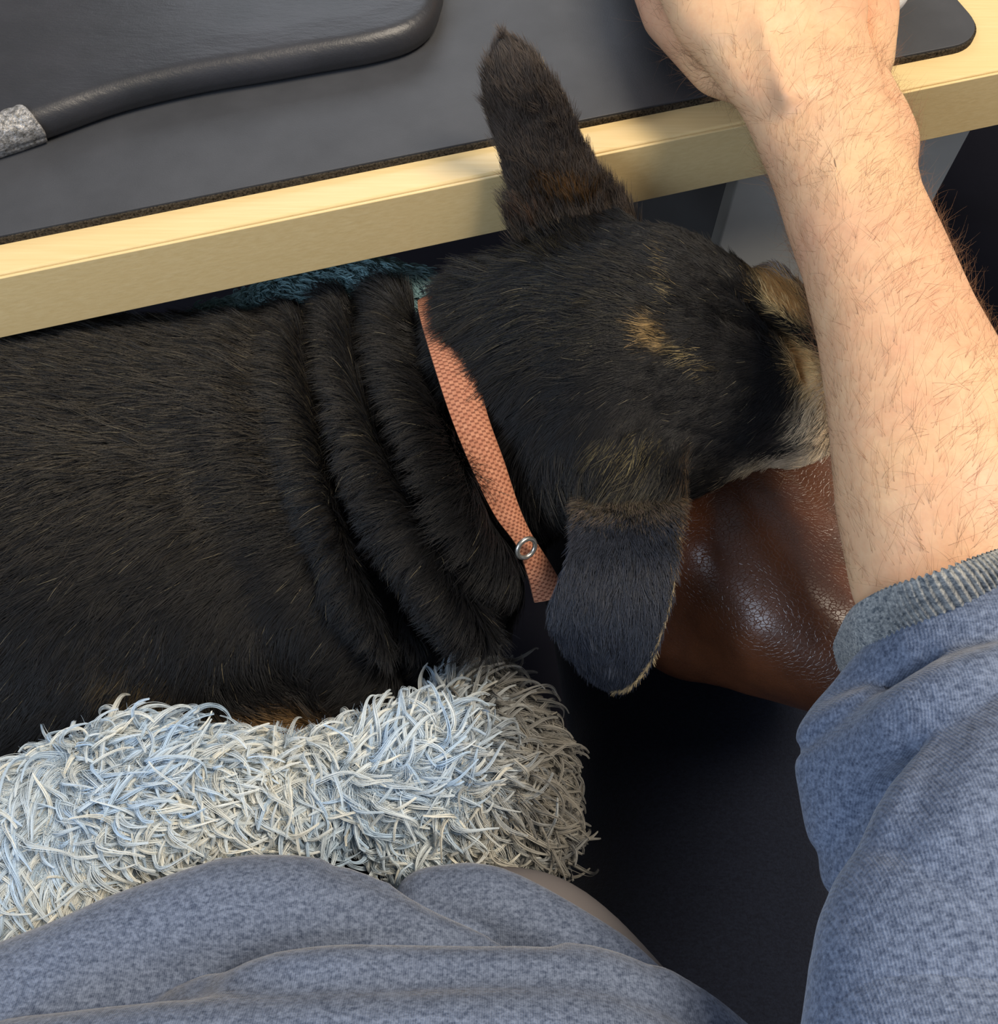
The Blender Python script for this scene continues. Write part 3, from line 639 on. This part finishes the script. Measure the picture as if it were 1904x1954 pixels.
# pale rim hairs along the far edges of the ears
for pts, nrm in ((E1[2][-1], up1), (E2[2][-1], up2), (E1[2][0][len(E1[2][0]) // 2:], up1)):
    k_ = rng.integers(0, len(pts) - 1, 1100); t = rng.random((1100, 1)); S = pts[k_] * (1 - t) + pts[k_ + 1] * t; D = unit(pts[k_ + 1] - pts[k_])
    hair('ear_rim_hair', S, np.repeat(unit(nrm)[None], 1100, 0), D, rng.uniform(.002, .0042, 1100), .00008, lin(176, 156, 118)[None] * rng.uniform(.3, 1.3, (1100, 1)), VCD, dog, k=3, lift=.1, rnd=.2)
# whiskers and cheek bristles
ws = np.array([P(1562, 745, .70), P(1570, 760, .70), P(1565, 790, .698), P(1560, 720, .70), P(1508, 545, .712), P(1520, 560, .712), P(1500, 905, .672), P(1480, 900, .672)])
wd = np.array([[1, .1, .5], [1, -.02, .5], [1, -.3, .5], [1, .2, .6], [.1, 1, .5], [.25, 1, .4], [-.6, -.7, 0], [.7, -.5, 0]], float)
hair('whiskers', ws, unit(np.repeat([[0, 0, 1.0]], 8, 0)), unit(wd), rng.uniform(.018, .03, 8), .00009, np.repeat(lin(150, 120, 90)[None], 8, 0), VCD, dog, k=8, lift=.35, rnd=.1)

# collar: woven strap laid in the groove between the last fold and the ruff
def ribbon(name, left, right, z, lift_, mat, parent, th=.0012):
    A = smooth_pts([(*a, zz) for a, zz in zip(left, z)], 8); Bq = smooth_pts([(*a, zz + lift_) for a, zz in zip(right, z)], 8)
    A = np.array([P(*q) for q in A]); Bq = np.array([P(*q) for q in Bq]); n = len(A); rows = []
    mid = (A + Bq) / 2; nn = unit(np.cross(np.gradient(mid, axis=0), Bq - A)); nn *= np.sign(nn[:, 2:3])
    nv = 8; top = [A * (1 - j / nv) + Bq * (j / nv) + nn * .0018 * math.sin(math.pi * j / nv) for j in range(nv + 1)]; bot = [r - nn * th for r in top][::-1]
    rows = top + bot + [top[0]]; Vv_ = np.vstack(rows); Fq = []
    for j in range(len(rows) - 1):
        i = np.arange(n - 1); Fq.append(np.stack([j * n + i, (j + 1) * n + i, (j + 1) * n + i + 1, j * n + i + 1], 1))
    Fq = np.vstack(Fq); o = mesh_np(name, Vv_, Fq, mat, parent)
    s = np.concatenate([[0], np.cumsum(np.linalg.norm(np.diff(mid, axis=0), axis=1))]) / .30
    uv = np.zeros((len(Vv_), 2)); 
    for j in range(len(rows)): uv[j * n:(j + 1) * n] = np.stack([s, np.full(n, min(j, 2 * nv + 1 - j) / nv)], 1)
    l = o.data.uv_layers.new(name='UVMap'); li = np.zeros(len(o.data.loops), np.int32); o.data.loops.foreach_get('vertex_index', li); l.data.foreach_set('uv', uv[li].astype(np.float32).ravel()); return o
col_l = [(800, 590), (797, 572), (800, 600), (826, 690), (862, 800), (905, 905), (945, 985), (985, 1040), (1008, 1100), (1020, 1150)]
col_r = [(850, 590), (850, 566), (862, 600), (905, 690), (930, 790), (962, 880), (990, 965), (1015, 1020), (1050, 1075), (1080, 1130)]
collar = ribbon('collar', col_l, col_r, [.660, .690, .704, .722, .722, .716, .707, .698, .688, .675], -.001, webbing(), dog); collar['label'] = 'salmon pink woven webbing collar'
bm = bmesh.new(); r1, r2 = .0045, .0011
ring_v = []
for i in range(20):
    a = i / 20 * 6.283; row = []
    for j in range(8):
        b = j / 8 * 6.283; row.append(bm.verts.new(((r1 + r2 * math.cos(b)) * math.cos(a), (r1 + r2 * math.cos(b)) * math.sin(a), r2 * math.sin(b))))
    ring_v.append(row)
for i in range(20):
    for j in range(8): bm.faces.new((ring_v[i][j], ring_v[(i + 1) % 20][j], ring_v[(i + 1) % 20][(j + 1) % 8], ring_v[i][(j + 1) % 8])).smooth = True
me = bpy.data.meshes.new('collar_ring'); bm.to_mesh(me); bm.free(); me.materials.append(plain('steel', srgb(190, 188, 180), .3, .5, Metallic=.9))
rg = bpy.data.objects.new('collar_ring', me); C.objects.link(rg); rg.parent = collar; rg.location = P(1004, 1046, .704); rg.rotation_euler = (1.1, .3, .5)

# ================================================================== BLANKET
def blanket_field(g):
    f = chain(g, [tuple(p) for p in smooth_pts([(-200, 1690, .652, 130), (0, 1640, .656, 130), (160, 1560, .660, 118), (320, 1520, .660, 105), (520, 1520, .660, 95), (700, 1490, .662, 100), (830, 1475, .662, 100), (940, 1520, .655, 70), (1020, 1575, .645, 40)], 3)], 1.25)
    f = smin(f, chain(g, [(-200, 1780, .65, 110), (0, 1740, .652, 100), (180, 1650, .652, 80)], 1.2), .01)
    f = smin(f, chain(g, [(150, 1480, .662, 50), (260, 1440, .664, 42), (340, 1445, .662, 36)]), .01)
    f = smin(f, chain(g, [(780, 1590, .650, 60), (900, 1565, .650, 50), (1020, 1580, .64, 34)]), .012)
    f = smin(f, chain(g, [(950, 1272, .636, 18), (955, 1340, .634, 42), (985, 1440, .630, 62), (1000, 1530, .628, 50)]), .012)   # flap hanging behind
    f = smin(f, chain(g, [(880, 1360, .625, 60), (960, 1480, .622, 90)]), .015)
    f = smin(f, chain(g, [(560, 590, .56, 90), (700, 560, .60, 70), (790, 560, .60, 60), (850, 590, .59, 50)]), .01) if False else f
    return f + wob(g, 90, .0022, 51)
g = G((-.33, -.14, .56), (.12, .19, .71), .003)
V, Q = nets(g, blanket_field(g)); V = laplace(V, Q, 1)
BC0, BC1 = lin(188, 210, 230), lin(236, 234, 222)
blanket = tag(mesh_np('blanket', V, Q, plain('blue_fleece', srgb(140, 160, 178), .95, .1)), 'pale blue shaggy fleece blanket bunched between the dog and the sweatshirt', 'blanket')
BCOMB = comb_field([(50, 1500, -.8, .5), (200, 1560, 1, .6), (150, 1700, -.8, .6), (300, 1420, .8, .2), (420, 1500, .5, .8), (600, 1500, -.3, 1), (700, 1400, .7, -.4), (800, 1360, .8, -.5), (850, 1450, .9, -.2), (620, 1600, -.8, .6),
    (450, 1620, .9, -.4), (800, 1600, .4, .9), (900, 1560, -.5, .8), (960, 1480, .9, .4), (1050, 1400, .5, .8), (990, 1280, .4, .9), (1080, 1560, .7, .8), (900, 1620, .3, 1), (50, 1800, -.6, .9)], .66)
S0, N0 = tri_sample(V, Q, lambda c, n: in_view(c, n, 160, -.4), 8000); per = 14
idx = np.repeat(np.arange(len(S0)), per); S = S0[idx] + rng.normal(size=(len(idx), 3)) * .0009; N = N0[idx]; D = BCOMB(S0)[idx] + (rng.normal(size=(len(S0), 3)) * .55)[idx]
def wisps(nm, S, N, D, idx, n0, L, R, col, parent, mat, curl=.30, lift=.45, k=9):
    nj = rng.normal(size=(n0, 3)); T = unit(D - (D * N).sum(1, keepdims=True) * N); side = np.cross(N, T); t = np.linspace(0, 1, k)[None, :, None]
    Lw = L[:, None, None]; a0 = rng.uniform(0, 6.28, n0)[idx][:, None, None]; w_ = rng.uniform(1.5, 4.5, n0)[idx][:, None, None]; c_ = curl * rng.uniform(.4, 1.3, n0)[idx][:, None, None]
    pth = S[:, None] + Lw * (T[:, None] * t * .85 + N[:, None] * lift * (t - .75 * t * t) + side[:, None] * c_ * (np.sin(a0 + w_ * t) - np.sin(a0)) + N[:, None] * c_ * .6 * (np.cos(a0 + w_ * t) - np.cos(a0)))
    pth = pth + (rng.normal(size=(len(S), 1, 3)) * .0005) * np.sin(t * math.pi) 
    cen = np.stack([np.stack([np.bincount(idx, pth[:, j, i], n0) for i in range(3)], 1) / np.bincount(idx, minlength=n0).clip(1)[:, None] for j in range(k)], 1)
    pth = pth + (cen[idx] - pth) * .8 * t ** .7
    hc = bpy.data.hair_curves.new(nm); hc.add_curves([k] * len(S)); hc.attributes['position'].data.foreach_set('vector', pth.astype(np.float32).ravel())
    ra = hc.attributes.get('radius') or hc.attributes.new('radius', 'FLOAT', 'POINT'); ra.data.foreach_set('value', (np.asarray(R) * np.ones(len(S)))[:, None].repeat(k, 1).astype(np.float32).ravel() * np.tile(np.linspace(1, .45, k), len(S)).astype(np.float32))
    ca_ = hc.attributes.new('fcol', 'FLOAT_COLOR', 'CURVE'); ca_.data.foreach_set('color', np.hstack([col, np.ones((len(S), 1))]).astype(np.float32).ravel())
    hc.materials.append(mat); o = bpy.data.objects.new(nm, hc); C.objects.link(o); o.parent = parent; return o
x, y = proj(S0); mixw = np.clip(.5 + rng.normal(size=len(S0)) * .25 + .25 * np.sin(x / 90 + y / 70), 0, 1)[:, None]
under = np.clip((x - 830 + (1420 - y) * .35) / 130, 0, 1)[:, None] * .9; cc = ((BC0 * (1 - mixw) + BC1 * mixw) * (1 - under) + lin(118, 113, 104)[None] * under)[idx] * rng.uniform(.8, 1.15, (len(idx), 1))  # shade on the low flap and right end, painted as taupe fibres
PM = vcol('fleece_fibre', .85, .15)
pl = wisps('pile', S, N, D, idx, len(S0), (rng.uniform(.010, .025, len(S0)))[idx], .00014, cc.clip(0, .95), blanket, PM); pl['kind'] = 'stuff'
S1, N1 = tri_sample(V, Q, lambda c, n: in_view(c, n, 160, -.4), 45000); x, y = proj(S1); flap_shade = np.clip((x - 830 + (1420 - y) * .35) / 130, 0, 1)[:, None] * .9  # same flap shade painted into the short fibres
fz = hair('short_pile', S1, N1, unit(BCOMB(S1) + rng.normal(size=S1.shape) * .5), rng.uniform(.005, .012, len(S1)), .00010, ((BC0 * .9)[None] * (1 - flap_shade) + lin(120, 116, 108)[None] * flap_shade) * rng.uniform(.6, 1.1, (len(S1), 1)), PM, blanket, k=5, lift=.6, rnd=.5, clump=.3, cell=.004); fz['kind'] = 'stuff'
# teal corner of a second blanket beyond the dog
g = G((-.24, .26, .56), (.02, .48, .70), .003)
f = chain(g, [(400, 640, .620, 50), (560, 590, .640, 60), (700, 565, .648, 68), (780, 575, .648, 62), (840, 620, .64, 50)]) + wob(g, 90, .002, 61)
V, Q = nets(g, f); V = laplace(V, Q, 1)
b2 = tag(mesh_np('blanket', V, Q, plain('teal_fleece', srgb(84, 110, 116), .95, .1)), 'dusty teal fleece blanket peeking out between the desk edge and the dog\'s neck', 'blanket')
S0, N0 = tri_sample(V, Q, lambda c, n: in_view(c, n, 60, -.3), 3500); idx = np.repeat(np.arange(len(S0)), 5); S = S0[idx] + rng.normal(size=(len(idx), 3)) * .0006
D = np.repeat(unit(P(860, 620, .6) - P(700, 480, .6))[None], len(S0), 0) + rng.normal(size=(len(S0), 3)) * .3
p2 = wisps('pile', S, N0[idx], D[idx], idx, len(S0), rng.uniform(.008, .014, len(S0))[idx], .00018, (lin(150, 186, 192)[None] * rng.uniform(.7, 1.2, (len(idx), 1))), b2, PM, .15, .3, 6); p2['kind'] = 'stuff'
